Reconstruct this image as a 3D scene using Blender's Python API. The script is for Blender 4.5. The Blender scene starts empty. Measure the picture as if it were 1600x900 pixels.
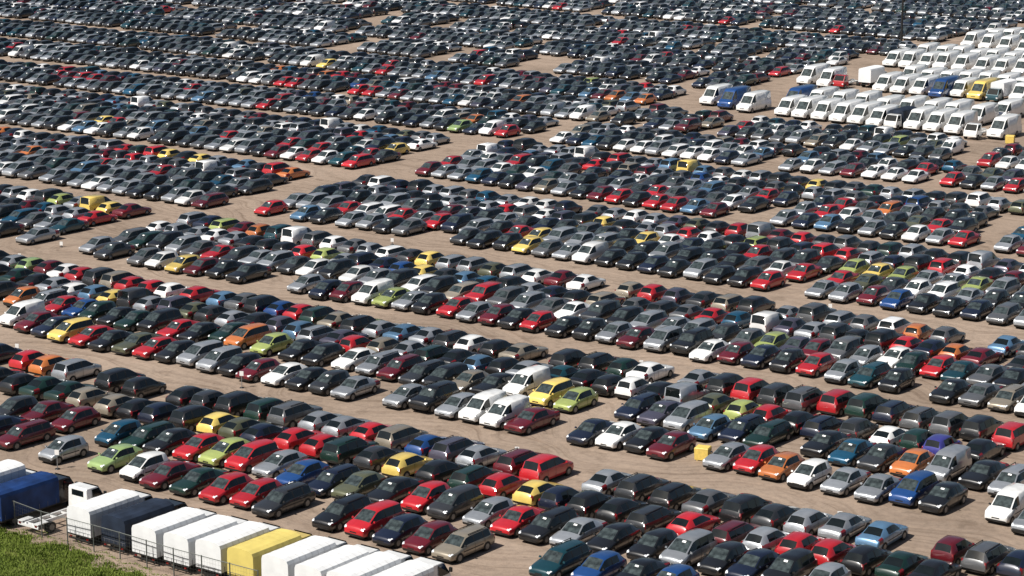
import bpy, bmesh, math, random
import numpy as np
from mathutils import Vector, Matrix
random.seed(11); R = math.radians
S = bpy.context.scene
COL = S.collection

# ------------------------------------------------------------------ camera, sky, sun, exposure
F_PX, Y_HOR, CAM_H = 3600.0, -370.0, 48.0          # focal length in photo pixels, horizon row, camera height
PITCH = math.atan((450 - Y_HOR) / F_PX)
cam = bpy.data.cameras.new('camera'); camo = bpy.data.objects.new('camera', cam); COL.objects.link(camo)
camo.location = (0, 0, CAM_H); camo.rotation_euler = (math.pi / 2 - PITCH, 0, 0)
cam.sensor_width = 36.0; cam.lens = 36.0 * F_PX / 1600.0
cam.clip_start = 1.0; cam.clip_end = 20000
S.camera = camo
SUN_AZ = (-0.86, -0.51); SUN_EL = R(50)
w = bpy.data.worlds.new('World'); S.world = w; w.use_nodes = True
nt = w.node_tree; nt.nodes.clear()
wo = nt.nodes.new('ShaderNodeOutputWorld'); bg = nt.nodes.new('ShaderNodeBackground'); sk = nt.nodes.new('ShaderNodeTexSky')
sk.sky_type = 'NISHITA'; sk.sun_disc = False; sk.sun_elevation = SUN_EL
sk.sun_rotation = math.atan2(SUN_AZ[0], SUN_AZ[1]); sk.air_density = 1.0; sk.dust_density = 2.2
bg.inputs[1].default_value = 0.05
nt.links.new(sk.outputs[0], bg.inputs[0]); nt.links.new(bg.outputs[0], wo.inputs[0])
sl = bpy.data.lights.new('sun', 'SUN'); sl.energy = 4.9; sl.angle = R(0.5); sl.color = (1.0, 0.955, 0.89)
so = bpy.data.objects.new('sun', sl); COL.objects.link(so)
n_ = math.hypot(*SUN_AZ)
sd = Vector((SUN_AZ[0] / n_ * math.cos(SUN_EL), SUN_AZ[1] / n_ * math.cos(SUN_EL), math.sin(SUN_EL)))
so.rotation_euler = sd.to_track_quat('Z', 'Y').to_euler(); so.location = sd * 300
S.view_settings.view_transform = 'Standard'; S.view_settings.look = 'None'
S.view_settings.exposure = 0.25; S.view_settings.gamma = 1.0; S.view_settings.use_curve_mapping = False
S.render.engine = 'CYCLES'
S.cycles.max_bounces = 5; S.cycles.diffuse_bounces = 2; S.cycles.glossy_bounces = 3; S.cycles.caustics_reflective = False

# ------------------------------------------------------------------ ground frame of the lot
ALPHA = math.atan((3560 - 800) / (F_PX / math.cos(PITCH)))        # the way the cars point
UX, UY = math.sin(ALPHA), math.cos(ALPHA)                          # U: away from the camera, along the cars
VX, VY = math.cos(ALPHA), -math.sin(ALPHA)                         # V: along the rows, to the right
def gp(x, y, z=0.45):
    dx = x - 800; dy = F_PX * math.cos(PITCH) - (y - 450) * math.sin(PITCH)
    dz = -F_PX * math.sin(PITCH) - (y - 450) * math.cos(PITCH)
    t = (z - CAM_H) / dz
    return dx * t, dy * t
def uv(x, y, z=0.45):
    X, Y = gp(x, y, z); return X * UX + Y * UY, X * VX + Y * VY
def xy(u, v): return u * UX + v * VX, u * UY + v * VY
def px(u, v, z=0.45):
    X, Y = xy(u, v); Z = z - CAM_H
    d = Y * math.cos(PITCH) - Z * math.sin(PITCH)
    return 800 + F_PX * X / d, 450 - F_PX * (Y * math.sin(PITCH) + Z * math.cos(PITCH)) / d
ROT_U = math.atan2(UY, UX)                                         # heading of +X local laid on U

# ------------------------------------------------------------------ materials
def mat(name, base=(.5, .5, .5), rough=.5, metal=0., coat=0., crough=.1, noise=0., nscale=3., spec=.5, rvar=0.):
    m = bpy.data.materials.new(name); m.use_nodes = True; n = m.node_tree; b = n.nodes['Principled BSDF']
    b.inputs['Roughness'].default_value = rough; b.inputs['Metallic'].default_value = metal
    b.inputs['Coat Weight'].default_value = coat; b.inputs['Coat Roughness'].default_value = crough
    b.inputs['Specular IOR Level'].default_value = spec
    tc = n.nodes.new('ShaderNodeTexCoord'); ns = n.nodes.new('ShaderNodeTexNoise')
    ns.inputs['Scale'].default_value = nscale; ns.inputs['Detail'].default_value = 4
    n.links.new(tc.outputs['Object'], ns.inputs['Vector'])
    rp = n.nodes.new('ShaderNodeValToRGB')
    rp.color_ramp.elements[0].position = .3; rp.color_ramp.elements[1].position = .7
    k = 1 - noise; k2 = 1 + noise
    rp.color_ramp.elements[0].color = (base[0] * k, base[1] * k, base[2] * k, 1)
    rp.color_ramp.elements[1].color = (min(1, base[0] * k2), min(1, base[1] * k2), min(1, base[2] * k2), 1)
    n.links.new(ns.outputs['Fac'], rp.inputs['Fac']); out = rp.outputs['Color']
    if rvar:
        oi = n.nodes.new('ShaderNodeObjectInfo'); mr = n.nodes.new('ShaderNodeMapRange')
        mr.inputs['To Min'].default_value = 1 - rvar; mr.inputs['To Max'].default_value = 1 + rvar
        n.links.new(oi.outputs['Random'], mr.inputs['Value'])
        vm = n.nodes.new('ShaderNodeVectorMath'); vm.operation = 'SCALE'
        n.links.new(out, vm.inputs[0]); n.links.new(mr.outputs[0], vm.inputs['Scale']); out = vm.outputs[0]
    n.links.new(out, b.inputs['Base Color'])
    return m
# code: (words, base colour, metallic)
PAINT = {
 'k': ('black', (.009, .009, .0095), 0), 'K': ('dark grey', (.038, .040, .043), .3), 'g': ('grey', (.135, .138, .142), .4),
 's': ('silver', (.42, .44, .46), .55), 'w': ('white', (.80, .80, .78), 0), 'r': ('red', (.42, .014, .020), 0),
 'm': ('maroon', (.12, .008, .014), .1), 'b': ('blue', (.012, .055, .19), .1), 'n': ('navy', (.010, .015, .034), .15),
 't': ('dark teal', (.008, .05, .065), .15), 'T': ('petrol blue', (.01, .075, .14), .2), 'l': ('light blue', (.10, .20, .32), .3),
 'y': ('yellow', (.74, .55, .14), 0), 'L': ('lime green', (.34, .40, .12), .1), 'o': ('orange', (.48, .15, .04), 0),
 'e': ('beige', (.30, .26, .20), .3), 'v': ('mauve grey', (.075, .07, .10), .3), 'G': ('dark green', (.008, .03, .022), .1),
 'p': ('violet', (.05, .05, .25), .2), 'O': ('olive', (.10, .105, .06), .2), 'i': ('pale green', (.30, .42, .16), .1)}
PM = {k: mat('paint_' + v[0].replace(' ', '_'), v[1], rough=.34, metal=v[2], coat=1.0, crough=.05, noise=.10, nscale=2.2, rvar=.16 if k not in 'w' else .05) for k, v in PAINT.items()}
M_BLK = mat('black_plastic', (.012, .012, .012), .55, noise=.3, nscale=8)
M_GLS = mat('dark_glass', (.007, .010, .010), .06, coat=.25, crough=.04, noise=.4, nscale=1.3, spec=.55)
M_WSC = mat('windscreen_glass', (.040, .052, .052), .07, coat=.5, crough=.04, noise=.75, nscale=2.6)
M_LMP = mat('clear_lamp', (.74, .76, .78), .12, coat=.8, noise=.05, nscale=9)
M_TAIL = mat('red_lamp', (.16, .006, .006), .2, coat=.6, noise=.2, nscale=9)
M_TYR = mat('tyre_rubber', (.015, .015, .015), .8, noise=.2, nscale=6)
M_RIM = mat('wheel_rim', (.20, .205, .21), .4, metal=.6, noise=.15, nscale=9)
M_GLINT = mat('glint_white', (.82, .82, .80), .7, noise=.02)  # plain white for the sun glints painted on windscreens

# ------------------------------------------------------------------ helpers for objects
def link(o, parent=None):
    COL.objects.link(o)
    if parent is not None: o.parent = parent
    return o
def tag(o, label, cat, group=None):
    o['label'] = label; o['category'] = cat
    if group: o['group'] = group
    return o
def empty(name, loc=(0, 0, 0), rz=0.):
    o = bpy.data.objects.new(name, None); o.location = loc; o.rotation_euler = (0, 0, rz); o.empty_display_size = .3
    return link(o)
def mesh_from(name, verts, faces, mats, mi=None, smooth=True):
    me = bpy.data.meshes.new(name); me.from_pydata([tuple(v) for v in verts], [], faces)
    for m in mats: me.materials.append(m)
    if mi is not None: me.polygons.foreach_set('material_index', mi)
    if smooth: me.polygons.foreach_set('use_smooth', [True] * len(faces))
    me.update(); return me
class MB:
    def __init__(s): s.v = []; s.f = []; s.m = []
    def quad(s, a, b, c, d, mi=0):
        k = len(s.v); s.v += [a, b, c, d]; s.f.append((k, k + 1, k + 2, k + 3)); s.m.append(mi)
    def hexa(s, p, mi=0):                       # 8 corners: bottom 4 (ccw), top 4
        k = len(s.v); s.v += p
        for f in ((3, 2, 1, 0), (4, 5, 6, 7), (0, 1, 5, 4), (1, 2, 6, 5), (2, 3, 7, 6), (3, 0, 4, 7)):
            s.f.append(tuple(k + i for i in f)); s.m.append(mi)
    def box(s, x0, x1, y0, y1, z0, z1, mi=0, tx=0., ty=0.):
        s.hexa([(x0, y0, z0), (x1, y0, z0), (x1, y1, z0), (x0, y1, z0),
                (x0 + tx, y0 + ty, z1), (x1 - tx, y0 + ty, z1), (x1 - tx, y1 - ty, z1), (x0 + tx, y1 - ty, z1)], mi)
    def cyl(s, p0, p1, r0, r1=None, n=12, mi=0, capmi=None):
        r1 = r0 if r1 is None else r1
        p0 = Vector(p0); p1 = Vector(p1); d = (p1 - p0).normalized()
        a = d.orthogonal().normalized(); b = d.cross(a); k = len(s.v)
        for i in range(n):
            t = 2 * math.pi * i / n; q = a * math.cos(t) + b * math.sin(t)
            s.v += [tuple(p0 + q * r0), tuple(p1 + q * r1)]
        for i in range(n):
            j = (i + 1) % n; s.f.append((k + 2 * i, k + 2 * j, k + 2 * j + 1, k + 2 * i + 1)); s.m.append(mi)
        s.f.append(tuple(k + 2 * i for i in range(n))[::-1]); s.m.append(mi if capmi is None else capmi)
        s.f.append(tuple(k + 2 * i + 1 for i in range(n))); s.m.append(mi if capmi is None else capmi)
    def mesh(s, name, mats, smooth=False, bevel=0.):
        me = mesh_from(name, s.v, s.f, mats, s.m, smooth)
        bm = bmesh.new(); bm.from_mesh(me); bmesh.ops.recalc_face_normals(bm, faces=bm.faces)
        if bevel:
            bmesh.ops.bevel(bm, geom=[e for e in bm.edges], offset=bevel, segments=1, affect='EDGES', clamp_overlap=True)
        bm.to_mesh(me); bm.free(); return me
    def obj(s, name, mats, parent=None, **k):
        return link(bpy.data.objects.new(name, s.mesh(name, mats, **k)), parent)

# ------------------------------------------------------------------ the car bodies: one lofted skin, cut into its parts
# station: (x from nose 0..1, z bottom, z top, width factor, top width factor, tag)   tags: n nose, h bonnet, c cowl, w end of windscreen, r roof, b pillar pair, e roof end, k base of rear window, t tail
CAR = {
 'h': dict(word='hatchback', L=3.95, W=1.70, H=1.46, belt=.92, wb=(.19, .81), st=[
  (0, .30, .56, .74, .80), (.012, .22, .66, .88, .84), (.075, .19, .77, .97, .84), (.17, .18, .86, 1, .82), (.255, .18, .945, 1, .82, 'c'),
  (.43, .18, 1.40, 1, .70, 'w'), (.50, .18, 1.455, 1, .71), (.575, .18, 1.46, 1, .71, 'b'), (.605, .18, 1.46, 1, .71), (.78, .18, 1.43, 1, .69, 'q'),
  (.865, .19, 1.37, .99, .66, 'e'), (.962, .21, 1.00, .97, .76, 'k'), (.988, .26, .86, .94, .85), (1, .32, .55, .86, .85)]),
 's': dict(word='saloon', L=4.45, W=1.74, H=1.42, belt=.91, wb=(.19, .80), st=[
  (0, .30, .55, .74, .80), (.010, .22, .65, .88, .84), (.065, .19, .76, .97, .84), (.16, .18, .84, 1, .82), (.265, .18, .92, 1, .82, 'c'),
  (.405, .18, 1.36, 1, .70, 'w'), (.47, .18, 1.42, 1, .70), (.53, .18, 1.425, 1, .70, 'b'), (.555, .18, 1.425, 1, .70), (.66, .18, 1.39, 1, .68, 'q'),
  (.71, .18, 1.34, 1, .66, 'e'), (.835, .19, 1.01, .99, .80, 'k'), (.955, .21, .96, .96, .84), (.985, .27, .88, .93, .84), (1, .34, .58, .86, .85)]),
 'e': dict(word='estate', L=4.55, W=1.74, H=1.46, belt=.92, wb=(.19, .80), st=[
  (0, .30, .55, .74, .80), (.010, .22, .65, .88, .84), (.065, .19, .76, .97, .84), (.16, .18, .85, 1, .82), (.25, .18, .93, 1, .82, 'c'),
  (.385, .18, 1.38, 1, .71, 'w'), (.45, .18, 1.44, 1, .72), (.52, .18, 1.45, 1, .72, 'b'), (.545, .18, 1.45, 1, .72), (.73, .18, 1.45, 1, .72, 'b'),
  (.755, .18, 1.45, 1, .72), (.895, .19, 1.42, .99, .70, 'e'), (.968, .21, 1.00, .97, .80, 'k'), (.99, .26, .86, .95, .85), (1, .32, .55, .88, .85)]),
 'm': dict(word='minivan', L=4.25, W=1.76, H=1.64, belt=1.0, wb=(.18, .81), st=[
  (0, .30, .60, .76, .80), (.012, .22, .74, .90, .84), (.06, .19, .88, .98, .84), (.13, .18, .98, 1, .84), (.195, .18, 1.06, 1, .84, 'c'),
  (.385, .18, 1.56, 1, .72, 'w'), (.45, .18, 1.62, 1, .73), (.52, .18, 1.64, 1, .73, 'b'), (.545, .18, 1.64, 1, .73), (.73, .18, 1.63, 1, .73, 'b'),
  (.755, .18, 1.63, 1, .73), (.91, .19, 1.58, .99, .71, 'e'), (.965, .21, 1.08, .98, .80, 'k'), (.99, .26, .90, .95, .86), (1, .32, .58, .88, .86)]),
 'u': dict(word='suv', L=4.45, W=1.82, H=1.74, belt=1.10, wb=(.18, .80), st=[
  (0, .42, .74, .82, .84), (.012, .34, .88, .92, .88), (.05, .32, 1.00, .99, .88), (.16, .30, 1.07, 1, .86), (.25, .30, 1.13, 1, .84, 'c'),
  (.37, .30, 1.62, 1, .74, 'w'), (.43, .30, 1.70, 1, .75), (.52, .30, 1.73, 1, .75, 'b'), (.545, .30, 1.73, 1, .75), (.73, .30, 1.72, 1, .75, 'b'),
  (.755, .30, 1.72, 1, .75), (.93, .32, 1.68, .99, .73, 'e'), (.975, .34, 1.16, .98, .82, 'k'), (.993, .38, 1.0, .96, .88), (1, .44, .70, .90, .88)]),
 'c': dict(word='coupe', L=4.15, W=1.72, H=1.30, belt=.84, wb=(.18, .80), st=[
  (0, .26, .48, .70, .80), (.012, .20, .58, .86, .84), (.08, .17, .70, .96, .84), (.20, .16, .80, 1, .82), (.31, .16, .86, 1, .80, 'c'),
  (.47, .16, 1.25, 1, .66, 'w'), (.53, .16, 1.29, 1, .66), (.60, .16, 1.29, 1, .66, 'b'), (.62, .16, 1.28, 1, .66), (.70, .16, 1.25, 1, .64, 'q'),
  (.74, .16, 1.22, 1, .63, 'e'), (.90, .19, .93, .97, .78, 'k'), (.975, .23, .88, .93, .84), (1, .30, .52, .84, .85)]),
 'v': dict(word='van', L=4.25, W=1.74, H=1.86, belt=1.02, wb=(.17, .81), st=[
  (0, .32, .62, .78, .80), (.012, .24, .76, .90, .84), (.06, .21, .92, .98, .84), (.14, .20, 1.02, 1, .84), (.20, .20, 1.09, 1, .84, 'c'),
  (.36, .20, 1.66, 1, .76, 'w'), (.41, .20, 1.76, 1, .79), (.46, .20, 1.80, 1, .80, 'P'), (.50, .20, 1.84, 1, .82), (.72, .20, 1.86, 1, .83),
  (.97, .22, 1.83, .99, .82, 'e'), (.985, .24, 1.10, .98, .88, 'k'), (.994, .28, .95, .97, .88), (1, .34, .60, .95, .88)]),
 'V': dict(word='van', L=7.2, W=2.2, H=2.75, belt=1.35, wb=(.16, .76), st=[
  (0, .36, .80, .80, .80), (.010, .26, .98, .92, .84), (.045, .24, 1.16, .99, .84), (.10, .22, 1.28, 1, .84), (.145, .22, 1.38, 1, .84, 'c'),
  (.265, .22, 2.34, 1, .78, 'w'), (.31, .22, 2.62, 1, .80), (.34, .22, 2.68, 1, .81, 'P'), (.40, .22, 2.73, 1, .83), (.72, .22, 2.75, 1, .84),
  (.975, .24, 2.73, 1, .84, 'e'), (.99, .26, 1.45, 1, .90, 'k'), (.996, .30, 1.2, 1, .90), (1, .36, .70, .98, .90)]),
}
CAR['H'] = dict(word='hatchback', L=3.58, W=1.64, H=1.53, belt=.94, wb=(.17, .83), dark=True, st=[
  (0, .30, .58, .78, .80), (.014, .22, .70, .90, .84), (.08, .19, .83, .97, .84), (.15, .18, .90, 1, .82), (.21, .18, .98, 1, .82, 'c'),
  (.42, .18, 1.45, 1, .72, 'w'), (.49, .18, 1.52, 1, .73), (.60, .18, 1.53, 1, .73, 'b'), (.635, .18, 1.53, 1, .73), (.80, .18, 1.50, 1, .71, 'q'),
  (.915, .19, 1.43, .99, .68, 'e'), (.972, .21, 1.02, .97, .78, 'k'), (.99, .26, .88, .94, .85), (1, .32, .57, .88, .85)])
CAR['D'] = dict(word='hatchback', L=4.16, W=1.74, H=1.44, belt=.93, wb=(.19, .81), st=[
  (0, .28, .54, .72, .80), (.010, .20, .66, .88, .84), (.07, .18, .79, .97, .82), (.17, .17, .88, 1, .80), (.27, .17, .96, 1, .80, 'c'),
  (.455, .17, 1.38, 1, .68, 'w'), (.52, .17, 1.435, 1, .69), (.60, .17, 1.44, 1, .69, 'b'), (.625, .17, 1.435, 1, .69), (.76, .18, 1.40, 1, .67, 'q'),
  (.82, .19, 1.35, .99, .65, 'e'), (.945, .21, 1.06, .97, .76, 'k'), (.985, .26, .90, .94, .85), (1, .32, .56, .86, .85)])
CAR['Z'] = dict(word='saloon', L=4.68, W=1.80, H=1.44, belt=.93, wb=(.18, .79), st=[
  (0, .28, .58, .80, .82), (.008, .20, .70, .91, .84), (.06, .18, .80, .98, .84), (.16, .17, .88, 1, .83), (.285, .17, .95, 1, .82, 'c'),
  (.415, .17, 1.38, 1, .71, 'w'), (.48, .17, 1.43, 1, .71), (.54, .17, 1.44, 1, .71, 'b'), (.56, .17, 1.44, 1, .71), (.69, .17, 1.40, 1, .69, 'q'),
  (.74, .18, 1.35, 1, .67, 'e'), (.855, .19, 1.06, .99, .80, 'k'), (.965, .21, 1.02, .97, .84), (.988, .27, .92, .94, .84), (1, .34, .60, .88, .85)])
for sp_ in CAR.values():                       # rounded leading edge of the bonnet
    a_, b_ = sp_['st'][1], sp_['st'][2]
    sp_['st'].insert(2, (a_[0] + .34 * (b_[0] - a_[0]), (a_[1] + b_[1]) / 2, a_[2] + .72 * (b_[2] - a_[2]), a_[3] + .55 * (b_[3] - a_[3]), a_[4]))
def car_loft(sp, lod=False):
    L, W, belt = sp['L'], sp['W'] / 2, sp['belt']; st = sp['st']; rings = []
    for s_ in st:
        x = L / 2 - s_[0] * L; zb, zt, fw, fr = s_[1:5]; w_ = W * fw; wt = w_ * fr
        zs = min(belt, zt - .07); zm = zb + (zs - zb) * .58
        cab = zt > belt + .2
        half = [(0, zb), (w_ * .86, zb), (w_ * .97, zb + .10), (w_, zm), (w_ * .965, zs), None, (wt, zt - (.07 if cab else .035)), (wt * .88, zt - .012), (wt * .42, zt + .012), (0, zt + .022)]
        a, b = half[4], half[6]; half[5] = (a[0] + (b[0] - a[0]) * .10, a[1] + (b[1] - a[1]) * .10)
        rings.append([(x, y, z) for y, z in half] + [(x, -y, z) for y, z in half[-2:0:-1]])
    n = len(rings[0]); verts = [p for r in rings for p in r]; faces = []; cat = []
    tags = [s_[5] if len(s_) > 5 else '' for s_ in st]
    ic = tags.index('c'); iw = tags.index('w'); ie = tags.index('e'); ik = tags.index('k'); N = len(st)
    iP = tags.index('P') if 'P' in tags else None
    def seg(j): return j if j < 9 else n - 1 - j          # mirrored index of the strip j..j+1
    for i in range(N - 1):
        for j in range(n):
            k = seg(j); side = 'L' if j < 9 else 'R'; c = 'body'
            if ic <= i < iw and k in (7, 8): c = 'windscreen'
            elif ie <= i < ik and k in (7, 8): c = 'rear_window'
            elif k == 5 and ic <= i < ie:
                lim = iP if iP is not None else 99
                if i < lim:
                    c = 'trim' if tags[i] in ('b', 'P') else ('side_window_' + side)
                    if tags[i] == 'q': c = 'body'
            elif (i == 1 and k in (4, 5, 6)) or (i == 2 and k in (4, 5)): c = 'headlight_' + side
            elif lod and i == 1 and k == 3: c = 'headlight_' + side  # mass cars: lamp colour widened to imitate the sun glint on the nose
            elif (i == ik and k in (3, 4, 5)) or (i == ik - 1 and k == 4 and sp['word'] not in ('saloon', 'coupe')): c = 'tail_light_' + side
            elif k in (0, 1) or (sp.get('dark') and k == 2 and (i < 3 or i > N - 4)): c = 'trim'
            faces.append((i * n + j, (i + 1) * n + j, (i + 1) * n + (j + 1) % n, i * n + (j + 1) % n)); cat.append(c)
    # end caps as strips
    for base, flip in ((0, False), ((N - 1) * n, True)):
        for j in range(9):
            a, b, c_, d = base + j, base + j + 1, base + (n - j - 1) % n, base + (n - j) % n
            f = (a, b, c_, d) if j > 0 else (a, b, c_)
            if j == 8: f = (a, b, d)
            faces.append(f if not flip else f[::-1]); cat.append('trim' if j < (4 if sp.get('dark') else 2) else 'body')
    return verts, faces, cat
def wheel_geo(mb, x, side, r, W, mi_t=0, mi_r=1, n=16):
    y0 = side * (W / 2 - .20); y1 = side * (W / 2 + .006)
    mb.cyl((x, y0, r), (x, y1, r), r, n=n, mi=mi_t)
    mb.cyl((x, y1, r), (x, y1 + side * .008, r), r * .62, n=n, mi=mi_r)
KIND = {}
def build_kind(key):
    sp = CAR[key]; v, f, c = car_loft(sp); out = {}
    def pick(name, want, mats, extra=None):
        used = {}; vv = []; ff = []; mi = []
        for face, ct in zip(f, c):
            if ct in want:
                g = []
                for q in face:
                    if q not in used: used[q] = len(vv); vv.append(v[q])
                    g.append(used[q])
                ff.append(tuple(g)); mi.append(want[ct])
        if extra: extra(vv, ff, mi)
        me = mesh_from(name, vv, ff, mats, mi)
        bm = bmesh.new(); bm.from_mesh(me); bmesh.ops.recalc_face_normals(bm, faces=bm.faces); 
        # keep outward: flip if needed
        cen = Vector((0, 0, .6)); s = sum((fc.calc_center_median() - cen).dot(fc.normal) * fc.calc_area() for fc in bm.faces)
        if s < 0: bmesh.ops.reverse_faces(bm, faces=bm.faces)
        bm.to_mesh(me); bm.free(); return me
    L, W = sp['L'], sp['W']; r = .31 if key not in 'uV' else .36
    wx = [L / 2 - t * L for t in sp['wb']]
    def arches(vv, ff, mi):
        for x in wx:
            for sd_ in (-1, 1):
                k = len(vv); y = sd_ * (W / 2 + .003); m = 14; ra = r * 1.17
                vv.append((x, y, r * .9))
                for i in range(m + 1):
                    t = math.pi * i / m; vv.append((x + ra * math.cos(t), y, max(.2, r + ra * math.sin(t) - .02)))
                for i in range(m): ff.append((k, k + 1 + i, k + 2 + i) if sd_ < 0 else (k, k + 2 + i, k + 1 + i)); mi.append(1)
        zb3 = sp['st'][4][1]; bl = sp['belt']; zm_ = zb3 + (bl - zb3) * .58; tg = {q[5]: q[0] for q in sp['st'] if len(q) > 5}
        xs_ = [tg['c'] + .03, [q[0] for q in sp['st'] if len(q) > 5 and q[5] in 'bP'][0] + .012] + ([tg.get('q', .76) - .01] if key in 'eumszZD' else [])
        for xq in xs_:                              # door shut lines
            X_ = L / 2 - xq * L
            for sd_ in (-1, 1):
                k = len(vv); ya, yb, yc = sd_ * (W / 2 * .975 + .004), sd_ * (W / 2 + .004), sd_ * (W / 2 * .965 + .005)
                vv += [(X_ - .012, ya, zb3 + .12), (X_ + .012, ya, zb3 + .12), (X_ + .012, yb, zm_), (X_ - .012, yb, zm_), (X_ + .012, yc, bl - .01), (X_ - .012, yc, bl - .01)]
                for q4 in ((0, 1, 2, 3), (3, 2, 4, 5)): ff.append(tuple(k + t_ for t_ in (q4 if sd_ < 0 else q4[::-1]))); mi.append(1)
        if key in 'seHuv':                          # rubbing strip
            xa_, xb_ = wx[0] - r * 1.25, wx[1] + r * 1.25
            for sd_ in (-1, 1):
                k = len(vv); y = sd_ * (W / 2 + .007); vv += [(xa_, y, zm_ - .035), (xb_, y, zm_ - .035), (xb_, y, zm_ + .03), (xa_, y, zm_ + .03)]
                ff.append(tuple(k + t_ for t_ in ((3, 2, 1, 0) if sd_ < 0 else (0, 1, 2, 3)))); mi.append(1)
        zn0, zn1 = sp['st'][0][1], sp['st'][0][2]; xf = L / 2 + .006; wf = W / 2 * sp['st'][0][3]
        for (za, zb_, hw) in ((zn1 - .13, zn1 - .045, wf * .42), (zn0 + .02, zn0 + .09, wf * .62)):       # grille and lower intake
            k = len(vv); vv += [(xf, -hw, za), (xf, hw, za), (xf, hw * .92, zb_), (xf, -hw * .92, zb_)]; ff.append((k, k + 1, k + 2, k + 3)); mi.append(1)
    out['body'] = pick('body', {'body': 0, 'trim': 1, 'grille': 1}, [PM['k'], M_BLK], arches)
    out['windscreen'] = pick('windscreen', {'windscreen': 0}, [M_WSC])
    out['rear_window'] = pick('rear_window', {'rear_window': 0}, [M_GLS])
    for sd_ in 'LR':
        out['side_window_' + sd_] = pick('side_window', {'side_window_' + sd_: 0}, [M_GLS])
        out['headlight_' + sd_] = pick('headlight', {'headlight_' + sd_: 0}, [M_LMP])
        out['tail_light_' + sd_] = pick('tail_light', {'tail_light_' + sd_: 0}, [M_TAIL])
    for i, x in enumerate(wx):
        for sd_ in (-1, 1):
            m = MB(); wheel_geo(m, x, sd_, r, W); out['wheel_%d%d' % (i, sd_)] = m.mesh('wheel', [M_TYR, M_RIM])
    zc = sp['st'][[len(q) > 5 and q[5] == 'c' for q in sp['st']].index(True)]
    xm = L / 2 - (zc[0] + .05) * L
    if key in 'eu':
        rr = [q for q in sp['st'] if q[2] > sp['H'] - .06]; xa_, xb_ = L / 2 - rr[0][0] * L, L / 2 - rr[-1][0] * L; zr = sp['H'] - .045
        for sd_ in (-1, 1):
            m = MB(); y = sd_ * W / 2 * .64
            m.box(xb_, xa_, y - .018, y + .018, zr + .05, zr + .085)
            for t_ in (xb_ + .05, (xa_ + xb_) / 2, xa_ - .05): m.box(t_ - .03, t_ + .03, y - .014, y + .014, zr - .03, zr + .051)
            out['rail_%d' % sd_] = m.mesh('roof_rail', [M_BLK])
    for sd_ in (-1, 1):
        m = MB(); y = sd_ * (W / 2 * .93); m.box(xm - .06, xm + .04, min(y, y + sd_ * .17), max(y, y + sd_ * .17), sp['belt'] + .01, sp['belt'] + .12, tx=.02, ty=.02)
        out['mirror_%d' % sd_] = m.mesh('wing_mirror', [PM['k']])
    KIND[key] = out
for key in CAR: build_kind(key)
PARTNAME = {'rail': 'roof_rail', 'wheel': 'wheel', 'mirror': 'wing_mirror', 'side': 'side_window', 'headlight': 'headlight', 'tail': 'tail_light', 'windscreen': 'windscreen', 'rear': 'rear_window', 'body': 'body'}
def glint_mesh(key):                               # sun glint on the windscreen, put in as a flat white patch
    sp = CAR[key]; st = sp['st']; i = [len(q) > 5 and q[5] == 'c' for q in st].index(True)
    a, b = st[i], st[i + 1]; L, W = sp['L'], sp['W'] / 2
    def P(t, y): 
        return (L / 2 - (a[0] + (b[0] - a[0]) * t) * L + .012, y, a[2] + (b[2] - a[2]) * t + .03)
    return mesh_from('glint_patch', [P(.74, -.02), P(.73, .24), P(.90, .23), P(.91, -.03)], [(0, 1, 2, 3)], [M_GLINT], [0], False)
GLINT = {k: glint_mesh(k) for k in CAR}
def add_car(key, col, u, v, face, jit, glint, label, cat, group):
    sp = CAR[key]; parts = KIND[key]
    x, y = xy(u + sp['L'] / 2, v)
    rz = ROT_U + (math.pi if face == 'F' else 0) + jit
    name = {'V': 'panel_van', 'v': 'delivery_van'}.get(key, 'parked_car')
    root = empty(name, (x, y, .006), rz); tag(root, label, cat, group)
    sx_ = (hash_(u * 3.1 + v) % 100 / 100 - .5); sz_ = (hash_(v * 5.7) % 100 / 100 - .5)
    root.scale = (1 + .06 * sx_, 1 + .02 * sz_, 1 + .08 * sz_)
    for pn, me in parts.items():
        o = bpy.data.objects.new(PARTNAME[pn.split('_')[0]], me); link(o, root)
        if pn == 'body' or pn.startswith('mirror'):
            o.material_slots[0].link = 'OBJECT'; o.material_slots[0].material = PM[col] if (pn == 'body' or (hash_(u) % 3)) else M_BLK
        if pn == 'windscreen' and glint:
            link(bpy.data.objects.new('glint_patch', GLINT[key]), o)
    return root
def hash_(t): return int(abs(t) * 977.13) % 1009

# ------------------------------------------------------------------ the cars one by one (photo pixel of the near bumper, colour, kind)
ROWS = {}   # name -> (face, list)
ROWS['A0'] = ('F', "842,896,t,e 906,906,b,h 968,915,k,s 1020,930,b,h 1262,927,s,h")
ROWS['A1'] = ('F', "-45,683,n,s 0,694,m,e 69,716,s,h 147,730,i,h 197,744,w,h 230,756,m,s 276,766,G,s 322,778,r,h 370,786,r,h 406,800,K,e 500,820,k,e 552,832,r,m 594,845,n,h 641,857,m,h 688,869,e,e")
ROWS['A2'] = ('F', "-5,652,K,h 38,658,m,s 86,668,m,e 158,690,T,h 197,697,G,e 233,704,k,e 280,713,r,h 322,721,L,h 362,730,r,m 406,739,s,h 440,756,b,e 490,768,n,e 526,774,O,h 580,784,k,s 638,793,r,h 680,804,K,m 736,816,s,h 778,829,r,s 826,840,k,e 872,849,s,s 928,859,k,e 994,869,k,h 1046,881,s,m 1105,891,k,h 1150,903,n,h 1204,912,k,m")
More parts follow.
